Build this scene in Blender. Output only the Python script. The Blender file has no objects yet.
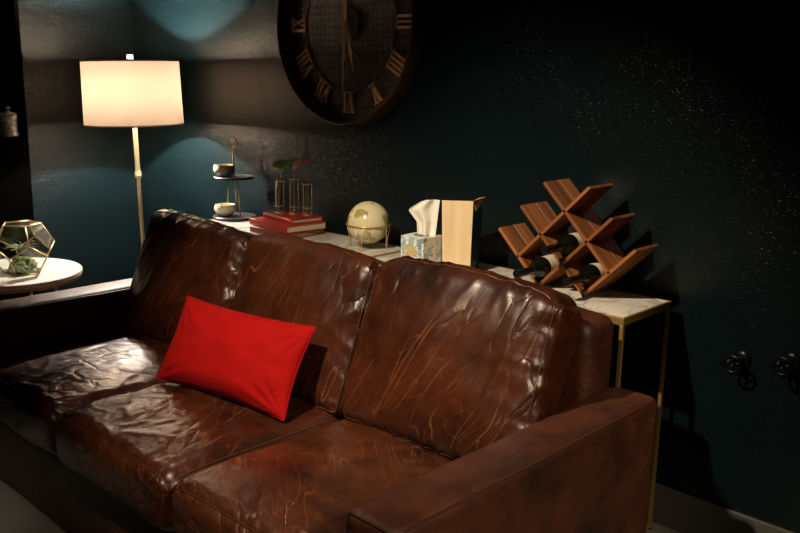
import bpy, bmesh, math, random
import numpy as np
from mathutils import Vector, Matrix, noise
random.seed(4)
C = bpy.context.scene.collection
PI = math.pi
R = math.radians

# ------------------------------------------------------------------ camera (solved from the photograph)
CAM = dict(loc=(1.2562, -2.6798, 1.531), yaw=43.4931, pitch=-12.4959, roll=0.9803, f=871.7267)
ROOM = dict(xl=-3.437, xr=2.9, yf=-5.4, h=2.75)
HT = 0.8180                                    # console top height
S0, S1 = -2.143, 0.178                         # sofa ends
AW = 0.153                                     # arm width
SYF, SYB = -1.543, -0.449

# ------------------------------------------------------------------ helpers
def link(name, bm_or_me, mat=None, parent=None, smooth=False, matrix=None):
    if isinstance(bm_or_me, bmesh.types.BMesh):
        me = bpy.data.meshes.new(name); bm_or_me.normal_update(); bm_or_me.to_mesh(me); bm_or_me.free()
    else:
        me = bm_or_me
    o = bpy.data.objects.new(name, me); C.objects.link(o)
    if mat:
        for m in (mat if isinstance(mat, (list, tuple)) else [mat]): me.materials.append(m)
    if smooth:
        me.polygons.foreach_set('use_smooth', [True] * len(me.polygons))
        if smooth == 'auto':
            me.set_sharp_from_angle(angle=R(35))
    if matrix is not None: o.matrix_world = matrix
    if parent: o.parent = parent
    return o

def thing(name, label, cat, loc=(0, 0, 0), rotz=0, group=None):
    o = bpy.data.objects.new(name, None); C.objects.link(o)
    o.empty_display_size = .05
    o.location = loc; o.rotation_euler = (0, 0, rotz)
    return tag(o, label, cat, group)

def tag(o, label, cat, group=None):
    o['label'] = label; o['category'] = cat
    if group: o['group'] = group
    return o

def struct(name, bm, m, **k):
    o = link(name, bm, m, **k); o['kind'] = 'structure'; return o

def B(): return bmesh.new()

def box(bm, x0, x1, y0, y1, z0, z1, bev=0, seg=2, M=None, mi=0):
    vs = bmesh.ops.create_cube(bm, size=1)['verts']
    T = Matrix.Translation(((x0+x1)/2, (y0+y1)/2, (z0+z1)/2)) @ Matrix.Diagonal((x1-x0, y1-y0, z1-z0, 1))
    bmesh.ops.transform(bm, matrix=T, verts=vs)
    fs = set()
    for v in vs: fs.update(v.link_faces)
    if bev:
        es = set()
        for v in vs: es.update(v.link_edges)
        r = bmesh.ops.bevel(bm, geom=list(es), offset=bev, segments=seg, profile=.5, affect='EDGES')
        vs = list({v for f in r['faces'] for v in f.verts} | {v for v in vs if v.is_valid}); fs = set()
        for v in vs: fs.update(v.link_faces)
    for f in fs: f.material_index = mi
    if M is not None: bmesh.ops.transform(bm, matrix=M, verts=vs)
    return vs

def tube(bm, pts, rad, seg=10, closed=False, caps=True):
    pts = [Vector(p) for p in pts]; n = len(pts)
    if not isinstance(rad, (list, tuple)): rad = [rad] * n
    rings = []; prev = None
    for i, p in enumerate(pts):
        a = pts[(i-1) % n] if (closed or i > 0) else p
        b = pts[(i+1) % n] if (closed or i < n-1) else p
        t = (b - a).normalized()
        if prev is None:
            u = t.cross(Vector((0, 0, 1)))
            if u.length < 1e-3: u = t.cross(Vector((1, 0, 0)))
            u.normalize()
        else:
            u = prev - t * prev.dot(t)
            u.normalize()
        prev = u; w = t.cross(u)
        rings.append([bm.verts.new(p + (u*math.cos(2*PI*k/seg) + w*math.sin(2*PI*k/seg)) * rad[i]) for k in range(seg)])
    m = n if closed else n-1
    for i in range(m):
        A, D = rings[i], rings[(i+1) % n]
        for k in range(seg):
            bm.faces.new((A[k], A[(k+1) % seg], D[(k+1) % seg], D[k]))
    if not closed and caps:
        bm.faces.new(list(reversed(rings[0]))); bm.faces.new(rings[-1])

def lathe(bm, prof, seg=40, c=(0, 0, 0), M=None):
    """prof: list of (r,z); r=0 ends close the surface"""
    rings = []; allv = []
    for r, z in prof:
        if r < 1e-6:
            v = bm.verts.new((c[0], c[1], c[2]+z)); rings.append([v]); allv.append(v)
        else:
            rg = [bm.verts.new((c[0]+r*math.cos(2*PI*k/seg), c[1]+r*math.sin(2*PI*k/seg), c[2]+z)) for k in range(seg)]
            rings.append(rg); allv += rg
    for A, D in zip(rings, rings[1:]):
        for k in range(seg):
            k2 = (k+1) % seg
            if len(A) == 1 and len(D) == 1: continue
            if len(A) == 1: bm.faces.new((A[0], D[k2], D[k]))
            elif len(D) == 1: bm.faces.new((A[k], A[k2], D[0]))
            else: bm.faces.new((A[k], A[k2], D[k2], D[k]))
    if M is not None: bmesh.ops.transform(bm, matrix=M, verts=allv)
    bmesh.ops.recalc_face_normals(bm, faces=bm.faces)
    return allv

def prism(bm, poly, y0, y1, M=None):
    """poly in (x,z), extruded along y"""
    a = [bm.verts.new((x, y0, z)) for x, z in poly]; b = [bm.verts.new((x, y1, z)) for x, z in poly]
    n = len(poly); fs = [bm.faces.new(a), bm.faces.new(list(reversed(b)))]
    for i in range(n): fs.append(bm.faces.new((a[i], b[i], b[(i+1) % n], a[(i+1) % n])))
    bmesh.ops.recalc_face_normals(bm, faces=fs)
    if M is not None: bmesh.ops.transform(bm, matrix=M, verts=a+b)

# ------------------------------------------------------------------ materials
class NT:
    def __init__(s, name):
        s.m = bpy.data.materials.new(name); s.m.use_nodes = True
        s.n = s.m.node_tree.nodes; s.l = s.m.node_tree.links
        s.b = s.n['Principled BSDF']; s.o = s.n['Material Output']
        s.tc = s.n.new('ShaderNodeTexCoord')
    def new(s, t, **k):
        n = s.n.new('ShaderNode' + t)
        for a, v in k.items():
            if a.startswith('i_'): n.inputs[a[2:].replace('_', ' ')].default_value = v
            else: setattr(n, a, v)
        return n
    def mapping(s, scale=(1, 1, 1), rot=(0, 0, 0), loc=(0, 0, 0), src='Object'):
        m = s.new('Mapping'); m.inputs['Scale'].default_value = scale; m.inputs['Rotation'].default_value = rot
        m.inputs['Location'].default_value = loc
        s.l.new(s.tc.outputs[src], m.inputs['Vector']); return m.outputs['Vector']
    def along(s, axis, stretch, across=1, loc=(0, 0, 0)):
        """object coordinates with the given axis turned to z and stretched"""
        e = Vector(axis).normalized().rotation_difference(Vector((0, 0, 1))).to_euler()
        v = s.mapping(rot=tuple(e), loc=loc)
        m = s.new('Mapping'); m.inputs['Scale'].default_value = (across, across, stretch); s.l.new(v, m.inputs['Vector'])
        return m.outputs['Vector']
    def noise(s, vec, scale, detail=4, rough=.5, dist=0):
        n = s.new('TexNoise'); n.inputs['Scale'].default_value = scale; n.inputs['Detail'].default_value = detail
        n.inputs['Roughness'].default_value = rough; n.inputs['Distortion'].default_value = dist
        s.l.new(vec, n.inputs['Vector']); return n.outputs['Fac']
    def ramp(s, fac, stops):
        r = s.new('ValToRGB'); e = r.color_ramp.elements
        while len(e) < len(stops): e.new(.5)
        for k, (p, c) in enumerate(stops):
            e[k].position = p; e[k].color = (c, c, c, 1) if not isinstance(c, tuple) else (c + (1,))[:4]
        s.l.new(fac, r.inputs['Fac']); return r.outputs['Color']
    def math(s, op, a, b=0):
        n = s.new('Math', operation=op)
        for i, v in enumerate((a, b)):
            if isinstance(v, (int, float)): n.inputs[i].default_value = v
            else: s.l.new(v, n.inputs[i])
        return n.outputs[0]
    def mix(s, fac, a, b):
        n = s.new('Mix', data_type='RGBA')
        for key, v in ((0, fac), (6, a), (7, b)):
            if isinstance(v, (int, float)): n.inputs[key].default_value = v
            elif isinstance(v, tuple): n.inputs[key].default_value = (v + (1,))[:4]
            else: s.l.new(v, n.inputs[key])
        return n.outputs[2]
    def bump(s, h, strength=.3, dist=.001, chain=None):
        b = s.new('Bump'); b.inputs['Strength'].default_value = strength; b.inputs['Distance'].default_value = dist
        s.l.new(h, b.inputs['Height'])
        if chain: s.l.new(chain, b.inputs['Normal'])
        return b.outputs['Normal']
    def set(s, **k):
        for a, v in k.items():
            inp = s.b.inputs[a.replace('_', ' ')]
            if isinstance(v, (int, float)): inp.default_value = v
            elif isinstance(v, tuple): inp.default_value = (v + (1,))[:4] if len(inp.default_value) == 4 else v
            else: s.l.new(v, inp)
        return s

def simple(name, col, rough=.5, metal=0, noise_amt=.15, nscale=20, **k):
    t = NT(name)
    f = t.noise(t.mapping(), nscale, 3)
    c = t.mix(f, tuple(x*(1-noise_amt) for x in col), tuple(min(1, x*(1+noise_amt)) for x in col))
    t.set(Base_Color=c, Roughness=rough, Metallic=metal, **k); return t.m

def leather(name, seed, rot, a=(.0100, .0028, .0012), b=(.056, .0132, .0042), scar=(.16, .058, .023), rough=(.26, .42), scars=1.0, crease=1.0, spread=(.46, .62), fine=1.0):
    t = NT(name); v = t.mapping(loc=(seed, seed*1.7, seed*.6))
    f1 = t.noise(v, 3.2, 5, .6); f2 = t.noise(v, 11, 6, .65)
    f = t.math('ADD', t.math('MULTIPLY', f1, .65), t.math('MULTIPLY', f2, .35))
    col = t.mix(t.ramp(f, [(.36, 0.0), (.64, 1.0)]), a, b)
    # stretched crackle: light, thin, slightly curved pull lines in the hide
    ax = Vector(rot).normalized(); ax2 = (ax + Vector((.25, .12, -.2))).normalized()
    vs = t.along(ax, .085, 1, (seed*2, 0, seed))
    n1 = t.noise(vs, 15*fine, 0, .4, .1/fine)
    l1 = t.ramp(t.math('ABSOLUTE', t.math('SUBTRACT', n1, .5)), [(.0, .8), (.010, 0.0)])
    vs2 = t.along(ax2, .11, 1, (seed*3, 4, seed))
    n2 = t.noise(vs2, 30*fine, 0, .4, .15)
    l2 = t.ramp(t.math('ABSOLUTE', t.math('SUBTRACT', n2, .47)), [(.0, .55), (.013, 0.0)])
    mk = t.ramp(t.noise(v, 5, 2), [(spread[0], 0.0), (spread[1], 1.0)])
    ln = t.math('MULTIPLY', t.math('MAXIMUM', l1, l2), t.math('MULTIPLY', mk, scars))
    col = t.mix(ln, col, scar)
    rr = t.math('ADD', t.math('MULTIPLY', f2, rough[1]-rough[0]), rough[0])
    vo = t.new('TexVoronoi', feature='DISTANCE_TO_EDGE'); vo.inputs['Scale'].default_value = 260
    t.l.new(v, vo.inputs['Vector'])
    nb = t.bump(t.ramp(vo.outputs['Distance'], [(0, 0.0), (.25, 1.0)]), .18, .0006)
    # creases: warped cell edges, elongated along the pull direction
    vw = t.along(ax, .38, 1, (seed, 1, 2))
    wn = t.new('TexNoise'); wn.inputs['Scale'].default_value = 6; wn.inputs['Detail'].default_value = 3; t.l.new(vw, wn.inputs['Vector'])
    wa = t.new('VectorMath', operation='MULTIPLY_ADD'); t.l.new(wn.outputs['Color'], wa.inputs[0]); wa.inputs[1].default_value = (.16, .16, .16); t.l.new(vw, wa.inputs[2])
    v2 = t.new('TexVoronoi', feature='DISTANCE_TO_EDGE'); v2.inputs['Scale'].default_value = 15; t.l.new(wa.outputs[0], v2.inputs['Vector'])
    cr = t.ramp(v2.outputs['Distance'], [(0, 0.0), (.10, .7), (.30, 1.0)])
    cm = t.ramp(t.noise(v, 4.5, 2), [(.40, 0.0), (.60, 1.0)])
    nb = t.bump(t.math('MULTIPLY', cr, cm), .55*crease, .0045, nb)
    nb = t.bump(t.noise(vw, 24, 4, .6, 1.0), .35, .004, nb)
    nb = t.bump(ln, .25, .0008, nb)
    t.set(Base_Color=col, Roughness=rr, Normal=nb, Specular_IOR_Level=.48); return t.m

def wood(name, a, b, axis=(0, 0, 1), rough=.42, loc=(0, 0, 0), stripe=None, scale=1.):
    t = NT(name); v = t.along(axis, 1.5*scale, 34*scale, loc)
    f = t.noise(v, 1., 5, .6, .4); v2 = t.along(axis, .8*scale, 13*scale, loc)
    g = t.noise(v2, 1.3, 2, .5, .5)
    col = t.mix(t.ramp(t.math('ADD', t.math('MULTIPLY', f, .5), t.math('MULTIPLY', g, .5)), [(.38, 0.0), (.62, 1.0)]), a, b)
    if stripe is not None:
        sx = t.new('SeparateXYZ'); t.l.new(t.tc.outputs['Object'], sx.inputs[0])
        k = t.ramp(t.math('ABSOLUTE', t.math('SUBTRACT', sx.outputs[1], stripe)), [(.0012, .75), (.0024, 0.0)])
        col = t.mix(k, col, (.62, .42, .22))
    t.set(Base_Color=col, Roughness=rough, Normal=t.bump(f, .12, .001)); return t.m

def glass(name, col=(1, 1, 1), rough=.0, ior=1.45):
    t = NT(name); t.set(Base_Color=col, Roughness=rough, Transmission_Weight=1.0, IOR=ior)
    t.b.inputs['Roughness'].default_value = rough
    return t.m

M = {}
# wall: glossy dark teal paint over a sprayed orange-peel texture
t = NT('teal_wall_paint'); v = t.mapping()
n1 = t.noise(v, 4, 3)
vo = t.new('TexVoronoi', feature='SMOOTH_F1'); vo.inputs['Scale'].default_value = 118; vo.inputs['Smoothness'].default_value = .6
vd = t.new('Mapping'); t.l.new(t.tc.outputs['Object'], vd.inputs['Vector']); t.l.new(vd.outputs['Vector'], vo.inputs['Vector'])
spl = t.ramp(vo.outputs['Distance'], [(.22, 1.0), (.55, 0.0)])
blot = t.ramp(t.noise(v, 38, 3, .6), [(.45, 0.0), (.6, 1.0)])
patch = t.ramp(t.noise(v, 2.3, 3, .6), [(.42, .36), (.64, .95)])
h = t.math('ADD', t.math('MULTIPLY', spl, t.math('MULTIPLY', blot, patch)), t.math('MULTIPLY', t.noise(v, 150, 3, .6), .35))
t.set(Base_Color=t.mix(n1, (.0021, .0068, .0086), (.0028, .0086, .0109)), Roughness=.32, Normal=t.bump(h, .78, .0018), Specular_IOR_Level=.32)
M['wall'] = t.m
t = NT('dark_baseboard_paint'); v = t.mapping()
t.set(Base_Color=t.mix(t.noise(v, 9, 3), (.07, .068, .060), (.10, .096, .083)), Roughness=.4); M['base'] = t.m
t = NT('polished_concrete'); v = t.mapping()
t.set(Base_Color=t.mix(t.ramp(t.noise(v, 2.5, 7, .65), [(.35, 0.0), (.65, 1.0)]), (.13, .12, .09), (.21, .195, .15)), Roughness=.35, Normal=t.bump(t.noise(v, 60, 4), .05, .001)); M['floor'] = t.m
M['ceil'] = simple('dark_ceiling_paint', (.012, .014, .014), .7)
M['leather'] = [leather('brown_leather_%s' % n, s, r) for n, s, r in (('seat', 1.3, (.8, .55, .1)), ('back', 5.1, (.25, 0, 1)), ('seat_b', 8.2, (.35, -.9, .1)), ('back_b', 11.4, (.38, 0, 1)))]
M['leather'].append(leather('brown_leather_seat_scratched', 6.6, (.75, -.65, .1), b=(.074, .019, .006), scars=1.0, spread=(.38, .56), fine=1.9))
M['leather_dark'] = leather('brown_leather_frame', 3.3, (0, 1, .1), a=(.012, .0035, .0014), b=(.070, .0165, .0052), scars=.3, crease=.7, rough=(.46, .62))
M['piping'] = simple('leather_piping', (.045, .014, .006), .4)
t = NT('red_velvet'); v = t.mapping()
t.set(Base_Color=t.mix(t.noise(v, 14, 4), (.225, .0013, .0010), (.28, .0017, .0013)), Roughness=.85, Specular_IOR_Level=.12, Sheen_Weight=.02, Sheen_Roughness=.4, Sheen_Tint=(1, .25, .2), Normal=t.bump(t.noise(v, 700, 2), .2, .0006)); M['velvet'] = t.m
M['gold'] = simple('brushed_brass', (.60, .38, .12), .42, .8, .12, 60)
M['gold_soft'] = simple('aged_brass', (.66, .48, .21), .42, .8, .15, 60)
M['brass_pale'] = simple('pale_satin_brass', (.80, .68, .42), .5, .55, .1, 40)
t = NT('white_marble'); v = t.mapping(loc=(3.1, .4, 0))
vn = t.noise(v, 3.4, 7, .62, 1.4)
ve = t.ramp(t.math('ABSOLUTE', t.math('SUBTRACT', vn, .5)), [(.0, 1.0), (.035, .25), (.09, 0.0)])
cl = t.ramp(t.noise(v, 7, 6, .6), [(.42, 0.0), (.7, .5)])
t.set(Base_Color=t.mix(t.math('MAXIMUM', t.math('MULTIPLY', ve, .75), cl), (.80, .77, .68), (.28, .27, .25)), Roughness=.16); M['marble'] = t.m
t = NT('linen_shade'); v = t.mapping(scale=(1, 1, 1))
wv = t.noise(v, 220, 2, .5)
tr = t.new('BsdfTranslucent'); tr.inputs['Color'].default_value = (.74, .53, .36, 1)
df = t.new('BsdfDiffuse'); df.inputs['Color'].default_value = (.66, .58, .48, 1)
t.l.new(t.mix(wv, (.58, .50, .41), (.72, .64, .53)), df.inputs['Color'])
mx = t.new('MixShader'); mx.inputs[0].default_value = .0225; t.l.new(df.outputs[0], mx.inputs[1]); t.l.new(tr.outputs[0], mx.inputs[2])
t.l.new(mx.outputs[0], t.o.inputs['Surface']); M['shade'] = t.m
M['shade_trim'] = simple('shade_trim_tape', (.30, .22, .15), .8)
t = NT('bulb_glow'); t.set(Base_Color=(1, .95, .9), Emission_Color=(1, .87, .76), Emission_Strength=7600.0); M['bulb'] = t.m
M['black'] = simple('black_satin', (.0008, .0008, .0008), .9, Specular_IOR_Level=.0)
M['black_gloss'] = simple('black_gloss', (.003, .0045, .0045), .3, Specular_IOR_Level=.3)
M['white_top'] = simple('white_lacquer', (.78, .74, .66), .35, 0, .04)
M['clock_metal'] = simple('dark_pressed_metal', (.050, .034, .020), .5, .35, .3, 14)
M['clock_rim'] = simple('dark_bronze_rim', (.075, .048, .022), .42, .6, .3, 20)
M['copper'] = simple('copper_numeral', (.62, .34, .16), .5, .15, .25, 40)
M['rack'] = [wood('acacia_board_rise', (.10, .031, .008), (.37, .135, .037), (1, 0, 1)), wood('acacia_board_fall', (.10, .031, .008), (.37, .135, .037), (-1, 0, 1), loc=(2, 1, 3), stripe=.008)]
M['bottle'] = simple('dark_bottle_glass', (.003, .005, .003), .06, 0, .1, Specular_IOR_Level=.7)
M['foil'] = simple('bottle_foil', (.010, .010, .012), .25, .3)
M['wine_label'] = simple('cream_wine_label', (.62, .58, .42), .6, 0, .1, 60)
M['tissue'] = simple('white_tissue_paper', (.80, .77, .70), .9, 0, .04)
M['kraft'] = wood('pale_kraft_paper', (.74, .55, .31), (.82, .64, .39), rough=.7, scale=1.6)
M['kraft_in'] = simple('tan_paper_lining', (.62, .36, .12), .7)
M['book_red'] = simple('red_book_cloth', (.42, .020, .018), .5, 0, .12)
M['book_rust'] = simple('rust_book_cloth', (.22, .028, .016), .5, 0, .2)
def pages(name, a, b):
    t = NT(name); f = t.noise(t.mapping(scale=(1, 1, 260)), 2, 3)
    t.set(Base_Color=t.mix(f, a, b), Roughness=.8); return t.m
M['pages'] = pages('cream_pages', (.52, .45, .30), (.72, .64, .46)); M['pages_tan'] = pages('tan_pages', (.26, .16, .07), (.40, .26, .12))
M['ceramic'] = simple('cream_ceramic', (.74, .69, .55), .4, 0, .1, 12)
M['glass'] = glass('clear_glass'); 
t = NT('thin_pane_glass'); g = t.new('BsdfGlossy'); g.inputs['Roughness'].default_value = .05
tr = t.new('BsdfTransparent'); tr.inputs['Color'].default_value = (.93, .95, .92, 1)
lw = t.new('LayerWeight'); lw.inputs['Blend'].default_value = .18; mx = t.new('MixShader')
t.l.new(t.math('ADD', t.math('MULTIPLY', lw.outputs['Fresnel'], .8), .07), mx.inputs[0]); t.l.new(tr.outputs[0], mx.inputs[1]); t.l.new(g.outputs[0], mx.inputs[2])
t.l.new(mx.outputs[0], t.o.inputs['Surface']); M['pane'] = t.m
M['tube'] = M['pane'].copy(); [setattr(n_.inputs[1], 'default_value', .02) for n_ in M['tube'].node_tree.nodes if n_.type == 'MATH' and n_.operation == 'ADD']
M['amber'] = glass('amber_glass', (.75, .38, .14), .05)
M['leaf_green'] = simple('green_leaf', (.13, .27, .025), .4, 0, .4, 40)
M['leaf_red'] = simple('dark_red_leaf', (.22, .030, .018), .45, 0, .3, 40)
M['stem'] = simple('plant_stem', (.12, .12, .03), .5)
M['moss'] = simple('green_moss', (.12, .17, .035), .9, 0, .5, 60)
M['airplant'] = simple('grey_green_air_plant', (.26, .30, .20), .7, 0, .2, 30)
M['stone'] = simple('river_stone', (.30, .27, .21), .6, 0, .4, 25)
M['plate'] = simple('dark_grey_plate', (.025, .027, .03), .4)
M['slate'] = simple('black_tier_board', (.016, .016, .018), .35)
t = NT('mercury_glass'); t.set(Base_Color=t.mix(t.ramp(t.noise(t.mapping(), 55, 4, .7), [(.4, 0.0), (.6, 1.0)]), (.30, .27, .22), (.75, .72, .66)), Metallic=.4, Roughness=.35); M['mercury'] = t.m
# globe: cream seas, olive-tan land
t = NT('antique_globe_map'); v = t.mapping(loc=(.62, .35, .1))
ld = t.ramp(t.noise(v, 9, 6, .55, .3), [(.488, 0.0), (.503, 1.0)])
ed = t.ramp(t.math('ABSOLUTE', t.math('SUBTRACT', t.noise(v, 9, 6, .55,   .3), .495)), [(.0, 1.0), (.014, 0.0)])
c = t.mix(ld, (.68, .63, .40), t.mix(t.noise(v, 40, 4), (.28, .23, .07), (.46, .38, .15)))
t.set(Base_Color=t.mix(t.math('MULTIPLY', ed, .5), c, (.22, .17, .07)), Roughness=.22); M['globe'] = t.m
# tissue box print: watercolour blotches of blue, ochre, grey on white
t = NT('watercolour_carton'); v = t.mapping(rot=(.3, .2, .6))
c = t.mix(t.ramp(t.noise(v, 22, 2, .5, 1.2), [(.52, 0.0), (.56, .9)]), (.76, .77, .70), (.30, .47, .60))
c = t.mix(t.ramp(t.noise(t.mapping(loc=(4, 2, 1)), 26, 2, .5, 1.5), [(.58, 0.0), (.61, 1.0)]), c, (.62, .40, .09))
c = t.mix(t.ramp(t.noise(t.mapping(loc=(9, 5, 1)), 30, 3, .5, 1.5), [(.60, 0.0), (.63, .8)]), c, (.17, .20, .26))
t.set(Base_Color=c, Roughness=.55); M['carton'] = t.m
M['bag_dark'] = simple('dark_green_print', (.010, .022, .014), .4)
M['fern'] = simple('printed_fern_green', (.035, .10, .03), .5)

# ------------------------------------------------------------------ the room
def slab(name, x0, x1, y0, y1, z0, z1, m):
    bm = B(); box(bm, x0, x1, y0, y1, z0, z1); return struct(name, bm, m)
xl, xr, yf, H = ROOM['xl'], ROOM['xr'], ROOM['yf'], ROOM['h']
slab('floor', xl-.1, xr+.1, yf-.1, .1, -.1, 0, M['floor'])
slab('ceiling', xl-.1, xr+.1, yf-.1, .1, H, H+.1, M['ceil'])
slab('wall_back', xl-.1, xr+.1, 0, .1, 0, H, M['wall'])
slab('wall_left', xl-.1, xl, yf, 0, 0, H, M['wall'])
slab('wall_right', xr, xr+.1, yf, 0, 0, H, M['wall'])
slab('wall_front', xl-.1, xr+.1, yf-.1, yf, 0, H, M['wall'])
bm = B(); box(bm, xl+.014, xr, -.014, 0, 0, .143, .004); struct('baseboard_back', bm, M['base'])
bm = B(); box(bm, xl, xl+.014, yf, 0, 0, .143, .004); struct('baseboard_left', bm, M['base'])

# ------------------------------------------------------------------ soft box (cushions, arms)
def grid_axis(n, edge):
    """parameter values in [-1,1], denser at the ends"""
    t = np.linspace(-1, 1, n)
    return np.sign(t) * (1 - (1-np.abs(t))**edge) if edge != 1 else t

def softbox(dims, rad, nx, ny, nz, deform=None, edge=1.35):
    """rounded box surface of full size dims (origin at the centre); returns mesh plus point function"""
    hx, hy, hz = [d/2 for d in dims]
    ax, ay, az = grid_axis(nx, edge), grid_axis(ny, edge), grid_axis(nz, edge)
    def P(u, v, w):
        p = Vector((u*hx, v*hy, w*hz))
        q = Vector((max(-hx+rad, min(hx-rad, p.x)), max(-hy+rad, min(hy-rad, p.y)), max(-hz+rad, min(hz-rad, p.z))))
        d = p - q; n = d.normalized() if d.length > 1e-9 else Vector((0, 0, 1))
        s = q + n*rad
        return deform(s, n, (u, v, w)) if deform else s
    idx = {}; verts = []; faces = []
    def vid(i, j, k):
        key = (i, j, k)
        if key not in idx:
            idx[key] = len(verts); verts.append(P(ax[i], ay[j], az[k]))
        return idx[key]
    for j0, fl in ((0, 0), (ny-1, 1)):
        for i in range(nx-1):
            for k in range(nz-1):
                f = (vid(i, j0, k), vid(i+1, j0, k), vid(i+1, j0, k+1), vid(i, j0, k+1)); faces.append(f[::-1] if fl else f)
    for i0, fl in ((0, 1), (nx-1, 0)):
        for j in range(ny-1):
            for k in range(nz-1):
                f = (vid(i0, j, k), vid(i0, j+1, k), vid(i0, j+1, k+1), vid(i0, j, k+1)); faces.append(f[::-1] if fl else f)
    for k0, fl in ((0, 1), (nz-1, 0)):
        for i in range(nx-1):
            for j in range(ny-1):
                f = (vid(i, j, k0), vid(i+1, j, k0), vid(i+1, j+1, k0), vid(i, j+1, k0)); faces.append(f[::-1] if fl else f)
    me = bpy.data.meshes.new('soft'); me.from_pydata([tuple(v) for v in verts], [], faces); me.update()
    return me, P

def ridge(v):
    return 1 - abs(noise.noise(v)) * 2.2

def seam(P, axis, level, n=36, rad=.0032, off=0.0):
    """piping along the rim of the box face axis=level"""
    pts = []
    o = [a for a in range(3) if a != axis]
    ts = np.linspace(-1, 1, n)
    loop = [(t_, -1) for t_ in ts] + [(1, t_) for t_ in ts[1:]] + [(t_, 1) for t_ in ts[::-1][1:]] + [(-1, t_) for t_ in ts[::-1][1:-1]]
    for a, b in loop:
        u = [0, 0, 0]; u[axis] = level; u[o[0]] = a; u[o[1]] = b
        pts.append(P(*u))
    bm = B(); tube(bm, pts, rad, 6, closed=True); return bm

# ------------------------------------------------------------------ sofa
sofa = thing('sofa', 'brown distressed leather three-seat sofa in front of the console tables', 'sofa', ((S0+S1)/2, (SYF+SYB)/2, 0))
SO = Vector(sofa.location)
def sp(name, me, mat, pos, rot=(0, 0, 0), parent=sofa, smooth=True):
    o = link(name, me, mat, parent, smooth)
    o.location = Vector(pos) - (SO if parent is sofa else Vector()); o.rotation_euler = rot
    return o

def arm(cx):
    seed = 3 if cx > -1 else 9
    def df(s, n, p):
        u, v, w = p
        f = (1-abs(u)**4) * (1-abs(v)**6) * .006 * (1 if w > .9 else 0)
        wv = noise.noise(Vector((s.x*5+seed, s.y*4, s.z*5))) * .003 + noise.noise(Vector((s.x*22+seed, s.y*14, s.z*22))) * .0010
        return s + n*wv + Vector((0, 0, f))
    L = SYB - SYF
    me, P = softbox((AW, L, .63), .026, 24, 60, 34, df, 1.7)
    a = sp('armrest', me, M['leather_dark'], (cx, (SYF+SYB)/2, .009+.315))
    # piped seams along the two upper long edges and round the front panel
    for sx in (-1, 1):
        bm = B(); tube(bm, [P(sx, t_, 1) for t_ in np.linspace(-.985, .985, 50)], .0034, 6)
        link('piping', bm, M['piping'], a, True)
    bm = B(); tube(bm, [P(-1, -1, -.99)] + [P(-1, -1, t_) for t_ in np.linspace(-.9, .97, 20)] + [P(t_, -1, 1) for t_ in np.linspace(-1, 1, 8)] + [P(1, -1, t_) for t_ in np.linspace(.97, -.99, 20)], .0034, 6)
    link('piping', bm, M['piping'], a, True)
arm(S0+AW/2); arm(S1-AW/2)

# lower frame and back frame
def df_frame(s, n, p):
    return s + n*(noise.noise(s*6)*.003 + noise.noise(s*20)*.001)
me, P = softbox((S1-S0-2*AW+.004, .96, .275), .02, 60, 20, 10, df_frame)
sp('base_frame', me, M['leather_dark'], ((S0+S1)/2, -1.035, .148))
def df_back(s, n, p):
    u, v, w = p
    wr = ridge(Vector((s.x*9, s.y*9, s.z*4)))**2 * .004 + noise.noise(s*5)*.005
    k = abs(u)**14 * (1 if w > 0 else .3)
    return s + n*wr*(.4+.6*abs(u)**3) - Vector((math.copysign(.006, u)*k*0, 0, k*.012*(1-w*0)*(w > .3)))
me, P = softbox((S1-S0-2*AW+.002, .155, .80), .035, 90, 14, 40, df_back)
bk = sp('back_frame', me, M['leather_dark'], ((S0+S1)/2-.001, -.5275, .458))

# seat cushions
SW = (S1-S0-2*AW)/3
def seat(i):
    x = S0+AW+SW*(i+.5)-(.0, .018, .012)[i]; sd = 7.3*i+2
    def df(s, n, p):
        u, v, w = p
        up = max(0, w)
        crown = .020 * (1-abs(u)**2.6) * (1-abs(v)**3.2) * up
        front = .018 * (1-abs(u)**4) * (1-abs(w)**2) * max(0, min(1, (-v-.80)/.2))
        q = Vector((s.x*3.1+sd, s.y*3.1, s.z*3))
        low = noise.noise(q)*.008 + noise.noise(q*2.3)*.004
        # creases radiating in from the rim, plus fine gathers
        ang = math.atan2(v, u)
        rim = min(1, max(abs(u), abs(v))**2)
        g = max(0, noise.noise(Vector((ang*4.2+sd, (u*u+v*v)*.8, sd)))-.05) * .020 * rim * (1-max(abs(u), abs(v))**10)
        wq = Vector((s.x*10+sd*2 + noise.noise(q*3)*.9, s.y*16 + noise.noise(q*2+Vector((4, 4, 4)))*1.5, s.z*8))
        fold = (max(0, ridge(wq)-.55))**1.3 * .010
        fine = noise.noise(Vector((s.x*34+sd, s.y*26, s.z*30)))*.0012
        d = low + (fold*(.5 if i == 2 else 1.0) - g*.7)*(.35+.65*up) + fine
        out = s + n*d + Vector((0, 0, crown)) + Vector((0, -front, 0))
        # outer corners drop and round off
        c = (abs(u)**6)*(abs(v)**6)
        out.z -= .020*c*max(0, w)
        return out
    me, P = softbox((SW-(.018, .006, -.018)[i], .72, .185), .045, 84, 84, 26, df, 1.4)
    o = sp('seat_cushion', me, M['leather'][(0, 2, 4)[i]], (x, -1.188, .375))
    def P2(u, v, w): return P(u, v, w)
    bm = seam(P, 2, 1, 50, .0030); link('piping', bm, M['piping'], o, True)
for i in range(3): seat(i)

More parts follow.
